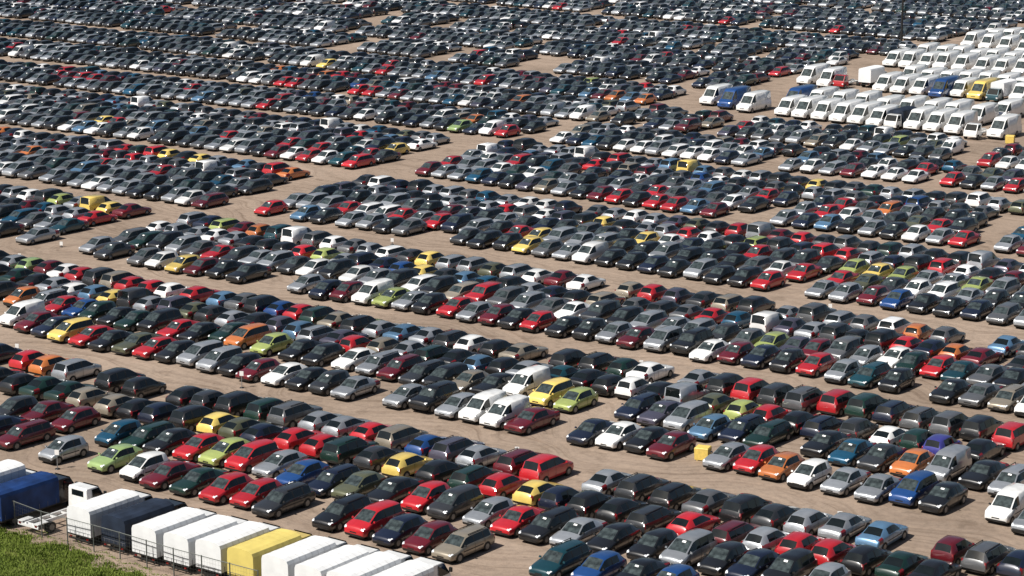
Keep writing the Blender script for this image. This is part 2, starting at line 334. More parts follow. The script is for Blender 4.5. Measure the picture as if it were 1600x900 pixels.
ROWS['A3'] = ('R', "-35,600,k,s 6,610,k,h 40,617,G,s 78,624,G,s 113,633,e,h 157,645,e,h 190,651,k,e 226,658,n,e 274,666,k,m 318,674,y,h 352,681,O,h 386,692,n,e 440,698,r,h 480,709,r,h 516,719,G,u 564,728,K,h 610,740,y,h 664,750,k,e 716,760,G,e 760,771,r,h 816,784,y,h 856,793,n,h 894,801,k,e 944,812,k,h 992,826,K,e 1058,836,r,h 1122,851,m,e 1176,862,s,h 1224,869,r,h 1276,881,r,h 1330,890,k,h 1385,900,G,s 1437,912,k,s")
ROWS['A4'] = ('R', "-25,562,n,h 22,573,r,h 55,581,o,h 89,590,s,m 157,606,k,m 199,616,k,h 270,631,k,e 306,638,K,h 346,645,k,m 392,654,G,m 430,662,g,u 474,672,s,h 514,680,s,e 556,690,r,h 598,698,e,m 646,709,b,h 682,716,v,e 722,728,s,e 780,739,m,e 826,748,r,m 922,768,s,s 974,777,K,e 1026,791,k,e 1078,803,g,s 1140,812,k,m 1188,824,K,e 1240,831,s,h 1294,839,s,s 1352,852,l,s 1466,878,m,h 1520,889,g,e 1574,897,n,h")
ROWS['B1'] = ('F', "5,504,w,v 29,513,m,h 57,520,n,h 83,528,y,m 116,535,r,h 146,542,k,s 184,547,O,s 216,554,r,h 250,560,k,h 286,566,s,m 316,575,s,m 350,581,k,h 378,589,m,h 418,596,w,h 454,603,k,h 492,609,K,h 526,618,s,s 608,631,s,h 650,637,k,u 692,647,s,h 726,653,w,v 762,662,w,v 802,670,m,s 898,688,n,s 946,695,w,h 986,700,k,h 1020,709,m,h 1114,727,s,h 1158,733,r,h 1198,743,o,h 1244,756,w,h 1296,766,s,s 1348,778,s,s 1406,783,b,m 1450,793,k,h 1554,810,w,v 1596,828,s,h")
ROWS['B2'] = ('F', "-30,464,k,h 12,474,o,h 44,480,s,e 72,487,r,s 104,491,b,s 130,497,G,h 158,504,k,s 186,511,G,s 222,514,k,m 254,525,r,s 292,531,k,h 332,526,G,h 360,538,o,m 399,549,L,h 450,556,k,s 480,565,k,h 528,572,w,h 564,580,s,e 598,588,m,e 634,596,K,e 672,602,k,m 710,609,e,h 752,611,k,s 796,615,w,v 836,628,y,m 876,637,L,h 972,650,n,e 1010,658,v,s 1050,667,s,m 1092,682,l,h 1134,684,n,e 1176,692,G,e 1262,706,k,s 1308,720,T,s 1354,729,K,s 1404,738,o,h 1458,746,s,v 1514,757,k,s 1558,770,s,e")
ROWS['B3'] = ('R', "-20,432,k,h 14,440,G,s 38,449,k,s 67,455,s,s 97,463,w,h 130,466,l,h 161,474,y,h 188,477,K,v 216,485,s,h 258,487,v,m 284,494,O,s 312,500,K,h 345,508,s,h 378,512,k,s 418,518,v,h 452,527,l,h 470,534,s,e 504,543,v,s 538,550,r,h 580,551,e,h 618,558,s,s 657,564,G,e 695,570,k,s 730,580,l,h 774,584,k,h 802,590,s,s 858,593,t,s 898,602,k,s 936,612,k,h 970,617,w,h 1010,624,k,s 1052,631,s,v 1098,642,O,h 1142,653,L,h 1182,662,r,h 1228,672,k,h 1264,680,n,e 1322,684,K,h 1372,695,w,h 1418,700,G,h 1454,711,p,h 1514,718,k,s")
ROWS['B4'] = ('R', "-25,412,k,h 4,418,s,h 28,424,i,h 54,428,m,h 77,434,w,s 106,439,r,h 134,445,K,m 162,448,e,m 186,454,r,h 219,459,r,h 248,463,w,h 287,470,r,h 325,479,l,h 364,483,g,s 388,487,k,m 414,492,b,h 450,498,r,h 476,504,G,e 505,512,e,s 540,518,k,e 575,524,s,h 608,532,l,s 646,538,s,s 684,543,K,e 718,548,w,h 754,556,k,e 790,563,e,s 864,579,k,m 908,583,k,e 952,589,G,e 990,594,w,s 1070,605,s,s 1114,616,k,m 1154,624,r,m 1196,630,K,m 1242,640,g,u 1288,641,r,m 1334,647,G,m 1376,656,n,e 1420,668,g,e 1468,677,g,m 1512,682,k,m 1562,697,r,m")
ROWS['C1'] = ('F', "-20,366,k,s 32,376,s,s 130,391,s,h 153,400,K,s 205,410,g,h 233,415,w,h 265,421,y,h 294,425,m,h 328,429,k,s 362,436,k,s 457,452,s,h 490,462,n,h 523,465,m,h 560,470,w,v 590,474,L,h 620,479,s,h 652,484,k,h 691,490,r,h 721,497,s,h 757,502,m,h 789,508,k,h 820,512,r,h 861,520,k,h 903,525,k,h 940,530,s,h 974,538,m,h 1018,543,s,m 1058,547,k,u 1090,559,w,h 1130,561,m,h 1169,568,n,h 1213,575,k,h 1256,581,r,h 1300,592,s,h 1338,599,t,e 1384,606,k,h 1466,624,k,h 1511,629,g,s 1556,636,e,e 1598,645,w,h")
ROWS['C2'] = ('F', "1392,571,w,h 1437,582,r,h 1477,592,t,s")
ROWS['C3'] = ('R', "1402,550,r,h 1431,555,o,h 1474,562,m,s")
NEAR = []
for rn, (fc, txt) in ROWS.items():
    for q in txt.split():
        a, b, c, t = q.split(','); u, v = uv(float(a), float(b), .5)
        hv = int(float(a) * 7 + float(b) * 3) % 5; t = {'h': 'hHDhD', 's': 'ssZsZ', 'e': 'eheDe' if rn in ('A3', 'A4', 'B4', 'A2') else 'eeeee'}.get(t, t * 5)[hv]
        NEAR.append(dict(u=u, v=v, c=c, t=t, f=fc, row=rn, listed=True))

# ------------------------------------------------------------------ the rows beyond: front lines of each block, its stretches and rows
LINES = {
 'C': dict(pt=[(130, 392), (720, 497), (1382, 604), (1660, 655)], seg=[(-90, 32), (130, 1384), (1466, 1690)], n=4, first=1, pitch=5.1),
 'D': dict(pt=[(-60, 262), (15, 273), (304, 320), (408, 332), (1056, 428), (1579, 505), (1680, 521)], seg=[(-90, 304), (408, 1196), (1264, 1700)], n=5, pitch=4.68, gaps=[(625, 700)]),
 'E': dict(pt=[(-60, 181), (13, 190), (550, 260), (653, 270), (1144, 340), (1592, 393), (1680, 405)], seg=[(-90, 552), (653, 1146), (1213, 1486), (1557, 1690)], n=5, pitch=4.95),
 'F': dict(pt=[(-60, 117), (25, 125), (780, 210), (863, 220), (1170, 257), (1580, 297), (1680, 308)], seg=[(-90, 792), (863, 1172), (1227, 1445), (1480, 1690)], n=3, pitch=4.75, nseg={2: 3, 3: 2}),
 'G': dict(pt=[(-60, 79), (7, 85), (390, 127), (747, 167), (1077, 205), (1560, 260), (1680, 274)], seg=[(-90, 915), (967, 1080), (1130, 1464), (1533, 1690)], n=3, pitch=5.0),
 'H': dict(pt=[(-60, 47), (7, 53), (393, 92), (1003, 160)], seg=[(-90, 480), (500, 1010)], n=3),
 'I': dict(pt=[(-60, 18), (17, 25), (303, 52), (560, 78), (777, 102), (1037, 128), (1200, 144)], seg=[(-90, 305), (343, 503), (560, 650), (710, 780), (867, 1042), (1090, 1150)], n=3),
 'i': dict(base='I', off=17.5, seg=[(-90, 230), (262, 520), (560, 790), (830, 1220)], n=3),
 'J': dict(pt=[(-60, -22), (267, 3), (393, 15), (647, 39), (1053, 78), (1290, 99)], seg=[(-90, 393), (420, 540), (600, 652), (703, 770), (803, 1055), (1097, 1160), (1200, 1300)], n=3),
 'j': dict(base='J', off=17.5, seg=[(-90, 500), (540, 905), (940, 1400)], n=3),
 'K': dict(pt=[(0, -62), (807, 8), (1187, 40), (1467, 63)], seg=[(-90, 800), (807, 900), (943, 1155), (1187, 1470)], n=3),
 'k': dict(base='K', off=17.5, seg=[(-90, 1560)], n=3),
 'L': dict(base='K', off=37.5, seg=[(-90, 1340), (1370, 1700)], n=3),
 'l': dict(base='K', off=55, seg=[(-90, 1760)], n=3),
 'M': dict(base='K', off=74, seg=[(-90, 1800)], n=4),
}
PITCH_U = 4.98
SPECIAL = [tuple(s.split(',')) for s in """408,332,r,h 443,337,l,h 472,337,k,h 496,345,s,m 523,348,s,h 547,353,s,h 576,357,k,h 613,361,g,D 709,369,K,s 744,375,k,e 795,388,y,h 832,393,g,h 869,396,s,s 904,399,w,v 933,404,k,h 960,412,k,h 989,417,n,h 1024,423,k,s 1056,428,s,m 1091,431,k,h 1120,439,k,e 1160,441,r,h 1195,447,w,s 1264,460,s,s 1304,465,s,h 1341,471,m,h 1384,473,b,h 1421,481,k,s 1456,487,k,s 1499,489,n,h 1536,497,g,e 1579,505,s,m
 653,270,m,h 677,277,s,h 700,280,s,s 727,283,T,h 753,287,n,s 783,290,k,h 869,303,s,h 896,308,k,s 928,313,m,h 960,316,r,h 987,319,k,h 1019,324,r,s 1048,327,r,h 1080,329,l,s 1107,335,m,h 1144,340,k,Z 1213,348,s,h 1248,351,n,h 1277,356,l,h 1307,359,k,h 1349,364,s,h 1381,367,k,h 1419,372,w,h 1448,377,s,h 1485,383,r,s 1557,391,s,h 1592,393,m,h 304,320,m,e 280,316,w,h 256,311,s,h 230,306,k,h 205,300,k,s 183,293,s,h 150,290,s,h 120,286,s,s 550,260,r,e 527,257,t,e 500,253,w,h 473,250,r,h 450,246,w,s 430,243,m,h 407,240,k,h
 863,220,w,s 1170,257,l,s 1060,247,w,h 1000,237,w,h 1227,263,s,h 1353,280,w,s 1417,283,w,s 1385,282,w,s 1443,291,r,s 488,423,w,h 523,431,w,h 416,415,s,m 450,423,K,s 500,406,L,h 483,402,r,h 520,388,w,h 656,425,y,h 650,432,y,h 700,442,l,h 735,446,T,h 625,432,b,h 456,364,w,v 405,364,o,h 941,449,e,h 976,455,r,h 900,463,w,s 864,439,m,s 1150,504,T,h 1185,506,w,v 1190,536,L,h 1085,500,r,s
 1310,433,L,h 1350,435,y,h 1385,445,L,h 1420,450,w,h 1448,452,s,s 1248,425,r,s 1325,408,r,h 1256,383,r,h 930,362,y,h 982,378,y,H 1062,370,r,h 1155,369,r,h 1105,380,w,h 661,345,r,h 620,340,r,s 773,338,r,h 1500,420,w,h 1539,417,s,v 1268,448,r,s 1053,268,y,v 955,250,r,e 930,262,r,s 1010,300,r,s 1300,328,r,s 1265,296,y,h 1080,290,b,h 1519,238,r,m 1075,262,l,h 500,330,r,s
 452,275,o,s 490,272,r,h 262,252,y,h 300,268,w,v 237,245,r,m 135,352,r,s 186,340,m,s 120,332,y,v 60,330,T,s 92,350,t,s 28,300,w,h 420,250,r,m 480,236,r,h 205,162,w,v 497,200,w,v 425,160,r,e 400,168,r,h 503,104,y,h 345,80,w,v 470,105,w,v 130,128,r,h 590,117,r,h 600,112,r,h 500,45,w,v 930,103,w,v 1290,8,y,h 1133,33,r,s 870,12,r,h 1300,45,r,h 1550,25,w,v 1010,60,w,v 1540,50,w,v 600,240,y,h 640,236,w,s 550,262,r,s 525,255,t,s 785,209,r,h 755,205,w,v 700,205,i,h 950,152,o,h 975,155,l,h 1003,160,o,h 990,138,r,h 907,182,w,v 850,178,s,v 647,197,n,e 562,143,r,h 535,142,r,h 440,132,r,h 650,268,m,h 1245,185,w,h 1320,350,w,h 1105,245,w,h 1175,180,w,h 20,96,w,v 8,85,r,h 145,345,y,h 810,391,y,h 740,240,w,v 902,245,w,v 1180,372,s,v 1025,90,r,h 1290,328,r,h 1440,448,w,m 1483,208,w,h 1460,222,w,m 1380,208,w,v 1485,218,w,v 1590,300,r,h 1448,290,r,h""".split()]
def interp(pts, x):
    if x <= pts[0][0]: a, b = pts[0], pts[1]
    elif x >= pts[-1][0]: a, b = pts[-2], pts[-1]
    else:
        for a, b in zip(pts, pts[1:]):
            if a[0] <= x <= b[0]: break
    return a[1] + (b[1] - a[1]) * (x - a[0]) / (b[0] - a[0])
rnd = random.Random(5)
PAL = 'k' * 20 + 'K' * 18 + 'n' * 5 + 'g' * 16 + 's' * 26 + 'w' * 8 + 'G' * 4 + 't' * 3 + 'm' * 6 + 'r' * 4 + 'v' * 3 + 'T' * 2 + 'b' + 'l' * 2 + 'e' * 4 + 'O' * 2 + 'y' + 'L' + 'o'
PAL1 = 'k' * 15 + 'K' * 13 + 'n' * 4 + 'g' * 14 + 's' * 38 + 'w' * 8 + 'G' * 2 + 't' * 2 + 'm' * 5 + 'r' * 4 + 'v' * 2 + 'T' * 2 + 'e' * 3 + 'l' * 2
PALF = 'k' * 20 + 'K' * 22 + 'n' * 5 + 'g' * 22 + 's' * 34 + 'w' * 8 + 'G' * 4 + 't' * 4 + 'm' * 3 + 'r' * 1 + 'v' * 2 + 'T' * 1
TYP = 'h' * 18 + 'H' * 14 + 'D' * 12 + 's' * 13 + 'Z' * 10 + 'e' * 17 + 'm' * 10 + 'u' * 3 + 'c' * 2
FAR = []
def uv_line(pts): return [uv(x, y, .5) for x, y in pts]
for key, ln in LINES.items():
    if 'base' in ln: base = [(u + ln['off'], v) for u, v in uv_line(LINES[ln['base']]['pt'])]
    else: base = uv_line(ln['pt'])
    base = [(v, u) for u, v in base]
    for (xa, xb) in ln['seg']:
        if 'base' in ln: ya = interp([px(u, v, .5) for v, u in base], xa); yb = interp([px(u, v, .5) for v, u in base], xb)
        else: ya, yb = interp(ln['pt'], xa), interp(ln['pt'], xb)
        va, vb = uv(xa, ya, .5)[1], uv(xb, yb, .5)[1]
        for k in range(ln.get('first', 0), ln.get('nseg', {}).get(ln['seg'].index((xa, xb)), ln['n'])):
            v = va - (k * .65 if xa > 0 else 38) + rnd.uniform(-.4, .4); end = vb + ((.35 if xa in (408, 653) else -.45) * k + rnd.uniform(-.6, .4) if k else .6)
            run = 0; ph = rnd.random() * 6
            while v < end:
                u = interp(base, v) + k * ln.get('pitch', 4.8) + rnd.gauss(0, .14) + .25 * math.sin(v * .09 + ph)
                X, Y = px(u, v, .5)
                skip = (k == 0 and any(a < X < b for a, b in ln.get('gaps', []))) or rnd.random() < .015
                if -120 < X < 1800 and not skip:
                    far = Y < 110
                    FAR.append(dict(u=u, v=v, c=rnd.choice(PALF if (far or key in 'IiJjKkLlM') else (PAL1 if k == 0 else PAL)), t=rnd.choice(TYP), f='F' if k < ln['n'] / 2 else 'R', row='%s%d' % (key, k + 1), listed=False))
                v += 2.46 + abs(rnd.gauss(0, .10)) + (rnd.random() < .02) * 1.2
# cars whose colour can be told in the photograph
PXF = np.array([px(q['u'], q['v'], .6) for q in FAR]); taken = set()
for sx, sy, c, t in SPECIAL:
    d = np.hypot(PXF[:, 0] - float(sx), (PXF[:, 1] - float(sy)) * 1.4)
    for i in np.argsort(d)[:6]:
        if int(i) not in taken and d[i] < 40: taken.add(int(i)); FAR[i]['c'] = c; FAR[i]['t'] = t; break
CARS = NEAR + FAR
for q in CARS: q['L'] = CAR[q['t']]['L']; q['W'] = CAR[q['t']]['W']
# settle: push apart whatever touches
def settle(cs, it=40):
    A = np.array([[q['u'] + q['L'] / 2, q['v'], q['L'] / 2 + .12, q['W'] / 2 + .22] for q in cs])
    for _ in range(it):
        order = np.argsort(A[:, 0]); moved = 0
        for ii in range(len(order)):
            i = order[ii]; jj = ii + 1
            while jj < len(order):
                j = order[jj]; du = A[j, 0] - A[i, 0]
                if du > A[i, 2] + 2.6: break
                dv = A[j, 1] - A[i, 1]; ou = A[i, 2] + A[j, 2] - du; ov = A[i, 3] + A[j, 3] - abs(dv)
                if ou > 0.01 and ov > 0.01:
                    moved += 1
                    if ov < ou * .8: s = ov / 2 * (1 if dv > 0 else -1); A[i, 1] -= s; A[j, 1] += s
                    else: A[i, 0] -= ou / 2; A[j, 0] += ou / 2
                jj += 1
        if not moved: break
    for q, a in zip(cs, A): q['u'] = a[0] - q['L'] / 2; q['v'] = a[1]
    return moved
left_over = settle(CARS)
print('cars', len(CARS), 'near listed', len(NEAR), 'overlaps left', left_over)

# ------------------------------------------------------------------ which cars are things: the nearest ones in the frame
for q in CARS: q['px'] = px(q['u'] + q['L'] / 2, q['v'], .7)
def in_view(q, m=14): return -m < q['px'][0] < 1600 + m and -m < q['px'][1] < 900 + m
cand = sorted([q for q in CARS if in_view(q)], key=lambda q: -q['px'][1] - (3000 if q['listed'] else 0))
THINGS = cand[:300]
ids = set(id(q) for q in THINGS)
REST = [q for q in CARS if id(q) not in ids]
ROWTXT = {'A0': 'bottom row at picture edge', 'A1': 'first row behind canvas trucks', 'A2': 'second row behind canvas trucks', 'A3': 'third row behind canvas trucks', 'A4': 'fourth row behind canvas trucks',
          'B1': 'first row past near aisle', 'B2': 'second row past near aisle', 'B3': 'third row past near aisle', 'B4': 'fourth row past near aisle', 'C1': 'first row past second aisle', 'C2': 'second row past second aisle', 'C3': 'third row past second aisle'}
def desc(q): return PAINT[q['c']][0] + ' ' + CAR[q['t']]['word']
ORD = [None, 'first', 'second', 'third', 'fourth', 'fifth', 'sixth', 'seventh', 'eighth', 'ninth', 'tenth', 'eleventh', 'twelfth', 'thirteenth', 'fourteenth', 'fifteenth', 'sixteenth', 'seventeenth', 'eighteenth', 'nineteenth', 'twentieth']
def short(q): return PAINT[q['c']][0] + ' ' + CAR[q['t']]['word']
byrow = {}
for q in CARS:
    if q['listed'] and in_view(q): byrow.setdefault(q['row'], []).append(q)
labels = {}
for rn, lst in byrow.items():
    lst.sort(key=lambda q: q['v'])
    rt = ROWTXT.get(rn, 'row past second aisle')
    for i, q in enumerate(lst):
        a = lst[i - 1] if i > 0 else None; b = lst[i + 1] if i < len(lst) - 1 else None
        ga = a is not None and q['v'] - a['v'] < 3.9; gb = b is not None and b['v'] - q['v'] < 3.9
        q['solo'] = '%s, only %s in %s' % (desc(q), 'one', rt)
        same = [p for p in lst if desc(p) == desc(q)]
        if len(same) == 1: lab = 'the only %s in the %s' % (desc(q), rt)
        elif ga and gb: lab = '%s between %s and %s, %s' % (desc(q), short(a), short(b), rt)
        elif ga: lab = '%s beside %s at the end of %s' % (desc(q), short(a), rt)
        elif gb: lab = '%s beside %s starting a stretch of %s' % (desc(q), short(b), rt)
        else: lab = '%s standing alone in %s' % (desc(q), rt)
        if rn in ('C2', 'C3'): lab = '%s closing the gap between two stretches, %s' % (desc(q), rt)
        q['label'] = lab; q['idx'] = same.index(q) + 1; q['nsame'] = len(same); q['rt'] = rt
from collections import Counter
cnt = Counter(q['label'] for q in CARS if 'label' in q)
for q in THINGS:
    if cnt[q['label']] > 1:
        q['label'] = '%s %s from the left in the %s' % (ORD[q['idx']], desc(q), q['rt'])
print('unlisted things', Counter(q['row'] for q in THINGS if not q['listed']), 'listed not things', sum(1 for q in CARS if q['listed'] and id(q) not in ids and in_view(q)))
print('distinct labels', len(set(q['label'] for q in THINGS)))
jr = random.Random(3)
for q in THINGS:
    cat = {'van': 'van'}.get(CAR[q['t']]['word'], 'car')
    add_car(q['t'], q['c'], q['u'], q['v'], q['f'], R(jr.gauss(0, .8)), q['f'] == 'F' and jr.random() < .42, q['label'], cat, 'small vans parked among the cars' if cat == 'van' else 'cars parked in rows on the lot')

# ------------------------------------------------------------------ the rest of the cars: one mass
PKEYS = list(PAINT); MASS_MATS = []
for k in PKEYS:
    p = PAINT[k]; MASS_MATS.append(mat('mass_' + p[0].replace(' ', '_'), p[1], rough=.36, metal=p[2], coat=1.0, crough=.08, noise=.30, nscale=.11))
MASS_MATS += [M_BLK, M_GLS, M_LMP, M_TAIL, M_TYR, M_RIM, M_GLINT, M_WSC]
NP = len(PKEYS); CI = {'trim': NP, 'grille': NP, 'windscreen': NP + 7, 'rear_window': NP + 1, 'side_window_L': NP + 1, 'side_window_R': NP + 1, 'headlight_L': NP + 2, 'headlight_R': NP + 2, 'tail_light_L': NP + 3, 'tail_light_R': NP + 3}
LOD = {}
for key, sp in CAR.items():
    v, f, c = car_loft(sp, True); mi = [CI.get(t, -1) for t in c]
    m = MB(); r = .31 if key not in 'uV' else .36
    for t in sp['wb']:
        for sd_ in (-1, 1): wheel_geo(m, sp['L'] / 2 - t * sp['L'], sd_, r, sp['W'], NP + 4, NP + 5, n=8)
    k = len(v); v = v + m.v; f = f + [tuple(k + i for i in g) for g in m.f]; mi = mi + m.m
    nme = GLINT[key]; k = len(v); v = v + [tuple(q.co) for q in nme.vertices]; f = f + [tuple(k + i for i in range(4))]; mi = mi + [NP + 6]
    ls = np.array([len(g) for g in f]); lv = np.concatenate([np.array(g) for g in f])
    LOD[key] = (np.array(v, dtype=np.float64), ls, lv, np.array(mi))
def mass(name, cars):
    VV = []; LS = []; LV = []; MI = []; off = 0
    for q in cars:
        v, ls, lv, mi = LOD[q['t']]
        x, y = xy(q['u'] + q['L'] / 2, q['v']); a = ROT_U + (math.pi if q['f'] == 'F' else 0) + R(jr.gauss(0, .8))
        ca, sa = math.cos(a), math.sin(a); w_ = np.empty_like(v); v = v * np.array([1 + jr.uniform(-.03, .03), 1, 1 + jr.uniform(-.05, .05)])
        w_[:, 0] = x + v[:, 0] * ca - v[:, 1] * sa; w_[:, 1] = y + v[:, 0] * sa + v[:, 1] * ca; w_[:, 2] = v[:, 2] + .006
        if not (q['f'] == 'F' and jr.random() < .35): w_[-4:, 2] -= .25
        m_ = mi.copy(); m_[m_ < 0] = PKEYS.index(q['c'])
        VV.append(w_); LS.append(ls); LV.append(lv + off); MI.append(m_); off += len(v)
    VV = np.concatenate(VV); LS = np.concatenate(LS); LV = np.concatenate(LV); MI = np.concatenate(MI)
    me = bpy.data.meshes.new(name); me.vertices.add(len(VV)); me.vertices.foreach_set('co', VV.ravel())
    me.loops.add(len(LV)); me.loops.foreach_set('vertex_index', LV.astype(np.int32))
    me.polygons.add(len(LS)); me.polygons.foreach_set('loop_start', np.concatenate([[0], np.cumsum(LS)[:-1]]).astype(np.int32)); me.polygons.foreach_set('loop_total', LS.astype(np.int32))
    for m in MASS_MATS: me.materials.append(m)
    me.polygons.foreach_set('material_index', MI.astype(np.int32)); me.polygons.foreach_set('use_smooth', np.ones(len(LS), dtype=bool))
    me.update(calc_edges=True); me.validate()
    o = bpy.data.objects.new(name, me); link(o); return o
mo = mass('parked_cars_beyond', [q for q in REST])
mo['kind'] = 'stuff'; tag(mo, 'thousands of parked cars in long rows filling the lot into the distance', 'parked cars')

# ------------------------------------------------------------------ big vans, upper right
def box_van(key_col, u, v, label, boxcol='w', cabcol='w', L=6.2):
    x, y = xy(u + L / 2, v); root = empty('box_van', (x, y, .006), ROT_U + math.pi); tag(root, label, 'van', 'big vans parked in the upper block')
    return root
VANS = []
vr = random.Random(9)
VTXT = """1 1099,161,w 1126,167,b 1158,172,w 1216,178,w 1246,182,w 1275,185,w 1304,188,w 1333,191,w 1360,195,w 1390,198,G 1421,200,w 1451,203,w 1483,207,w 1515,213,s 1549,214,w
2 1254,129,w 1282,134,w 1309,134,r 1343,134,B 1370,140,w 1399,143,w 1429,145,w 1459,150,b 1490,149,w 1520,153,y 1549,156,t 1583,156,w
3 1386,101,w 1411,104,w 1437,105,w 1465,107,w 1494,109,w 1526,113,w 1554,114,w 1588,117,w
4 1508,73,w 1535,76,w 1562,79,w 1591,83,w
5 1558,184,w"""
VROW = {'1': 'front row of vans', '2': 'second van row', '3': 'third van row', '4': 'farthest van row', '5': 'gap behind the front vans', '6': 'line directly behind the front row of vans', '7': 'line directly behind the second van row', '8': 'line directly behind the third van row', '9': 'very last line of vans'}
VSEEN = {}
for line in VTXT.split('\n'):
    rid, *its = line.split()
    lst = []
    for it in its:
        a, b, c = it.split(','); u, v = uv(float(a), float(b), .5); lst.append([u, v, c])
    VSEEN[rid] = lst
    for q in lst: VANS.append([rid] + q)
# keep the cars' mass clear of the vans was done by the block ends; vans keep clear of one another
def extra(rid, u, va, vb, n, cols='w', sk=()):
    VSEEN[rid] = [[u + vr.uniform(-.3, .3), va + (vb - va) * i / (n - 1), cols[i % len(cols)]] for i in range(n) if i not in sk]
extra('6', 284.4, -163.6, -135.3, 9, 'bwwwwwwww')
extra('7', 315.6, -161.5, -140.0, 8); extra('8', 342.6, -172.8, -151.5, 8); extra('9', 371.0, -174, -162, 5)
VL = {'1': 5.6, '2': 5.6, '3': 5.6, '4': 5.6, '5': 5.6, '6': 5.6}
CW = {'w': 'white', 'b': 'blue', 'r': 'red', 'y': 'yellow', 't': 'dark teal', 's': 'silver', 'G': 'dark green', 'B': 'white'}
def place_van(rid, u, v, c, i, n):
    if rid in '6789':
        return ('blue' if c == 'b' else 'white') + ' van, %s from the left in the %s' % (ORD[i], VROW[rid])
    nm = {1: 'first', 2: 'second', 3: 'third', 4: 'fourth', 5: 'fifth', 6: 'sixth', 7: 'seventh', 8: 'eighth', 9: 'ninth', 10: 'tenth', 11: 'eleventh', 12: 'twelfth', 13: 'thirteenth', 14: 'fourteenth', 15: 'fifteenth'}
    if c != 'w' and c != 'B': lab = 'the %s high roof van in the %s' % (CW[c], VROW[rid])
    else: lab = 'white high roof van, %s from the left in the %s' % (nm[i], VROW[rid])
    if n == 1: lab = 'single white high roof van parked right behind the front row of vans'
    return lab
PARTV = None
def add_truck(u, v, cabcol, boxmat, L, Hb, label, facing='A', group=None, canvas=True, bare=False, rot=0., cat='truck'):
    """light truck: u,v = near end of it on the ground; facing A = cab at the far end, F = cab at the near end"""
    x, y = xy(u + L / 2, v); root = empty('canvas_truck' if canvas else 'box_truck', (x, y, .006), ROT_U + (0 if facing == 'A' else math.pi) + rot)
    tag(root, label, cat, group)
    W = 1.06; cl = 1.7; x0 = -L / 2; x1 = L / 2 - cl - .12              # box from x0 to x1, cab beyond
    m = MB(); zf = .74 if (bare or not canvas) else .50; m.box(x0 + .1, L / 2 - .3, -.42, -.30, zf - .22, zf - .02); m.box(x0 + .1, L / 2 - .3, .30, .42, zf - .22, zf - .02)
    for t in np.linspace(x0 + .25, x1 - .2, 5): m.box(t, t + .08, -.30, .30, zf - .19, zf - .06)
    m.obj('chassis', [M_BLK if not bare else PM['w']], root)
    # cab
    m = MB(); zt = 2.02; xc = L / 2 - cl; xn = L / 2
    prof = [(xc, .42), (xn - .02, .42), (xn, .75), (xn - .12, 1.18), (xn - .62, 1.93), (xn - .78, zt), (xc + .06, zt + .02), (xc, zt - .08)]
    k = len(m.v); wid = [.94, .92, .92, .95, .84, .82, .84, .86]
    for sgn in (1, -1):
        for (a, b), ww in zip(prof, wid): m.v.append((a, sgn * ww, b))
    n = len(prof)
    for i in range(n):
        j = (i + 1) % n; m.f.append((k + i, k + j, k + n + j, k + n + i)); m.m.append(0)
    m.f.append(tuple(k + i for i in range(n))); m.m.append(0); m.f.append(tuple(k + n + i for i in range(n))[::-1]); m.m.append(0)
    m.obj('cab', [PM[cabcol]], root, bevel=.03)
    m = MB(); m.quad((xn - .165, -.80, 1.26), (xn - .165, .80, 1.26), (xn - .60, .72, 1.98), (xn - .60, -.72, 1.98)); 
    for q in range(4): m.v[q] = (m.v[q][0] + .035, m.v[q][1], m.v[q][2] + .02)
    m.obj('windscreen', [M_GLS], root)
    for sg in (-1, 1):
        m = MB(); m.quad((xn - .25, sg * .968, 1.24), (xc + .45, sg * .962, 1.24), (xc + .45, sg * .89, 1.92), (xn - .66, sg * .872, 1.92)); m.obj('side_window', [M_GLS], root)
        m = MB(); m.box(xn - .03, xn + .015, sg * .80 - .12, sg * .80 + .12, .72, .90); m.obj('headlight', [M_LMP], root)
        m = MB(); m.box(xn - .35, xn - .22, min(sg * .98, sg * 1.16), max(sg * .98, sg * 1.16), 1.35, 1.62); m.obj('wing_mirror', [M_BLK], root)
        m = MB(); m.box(x0 - .03, x0 + .03, sg * .75 - .09, sg * .75 + .09, zf - .13, zf - .05); m.obj('tail_light', [M_TAIL], root)
    m = MB(); m.quad((xc - .006, -.55, 1.45), (xc - .006, .55, 1.45), (xc - .006, .55, 1.85), (xc - .006, -.55, 1.85)); m.obj('rear_window', [M_GLS], root)
    for t, dbl in ((xn - .62, False), (x0 + 1.15, True)):
        for sg in (-1, 1):
            m = MB(); y1 = sg * .96; y0 = sg * (.52 if dbl else .72)
            m.cyl((t, y0, .36), (t, y1, .36), .36, n=18, mi=0); m.cyl((t, y1, .36), (t, y1 + sg * .012, .36), .21, n=14, mi=1); m.obj('wheel', [M_TYR, M_RIM], root)
    if bare:
        m = MB(); m.box(x0, x0 + .9, -.95, -.50, .74, .80); m.box(x0, x0 + .9, .50, .95, .74, .80); m.box(x0, x0 + .08, -.95, .95, .50, .66); m.obj('mudguard', [PM['w']], root)
        return root
    m = MB(); m.box(x0, x1, -W + .01, W - .01, zf, zf + .10); m.obj('loading_floor', [M_BLK], root)
    # box or canvas: rounded shoulders, slightly sagging between hoops
    ns = 9; rings = []
    for i in range(ns):
        t = i / (ns - 1); xx = x0 + (x1 - x0) * t; sag = .010 * (1 if i % 2 else 0) * (1 if canvas else 0); W_ = W - sag * .6; zt_ = Hb - sag
        pts = [(-W, zf + .105), (-W_, 1.6), (-W_ + .01, zt_ - .34), (-W_ + .10, zt_ - .13), (-W_ + .42, zt_ - .02), (0, zt_ + .03), (W_ - .42, zt_ - .02), (W_ - .10, zt_ - .13), (W_ - .01, zt_ - .34), (W_, 1.6), (W, zf + .105)]
        rings.append([(xx, a, b) for a, b in pts])
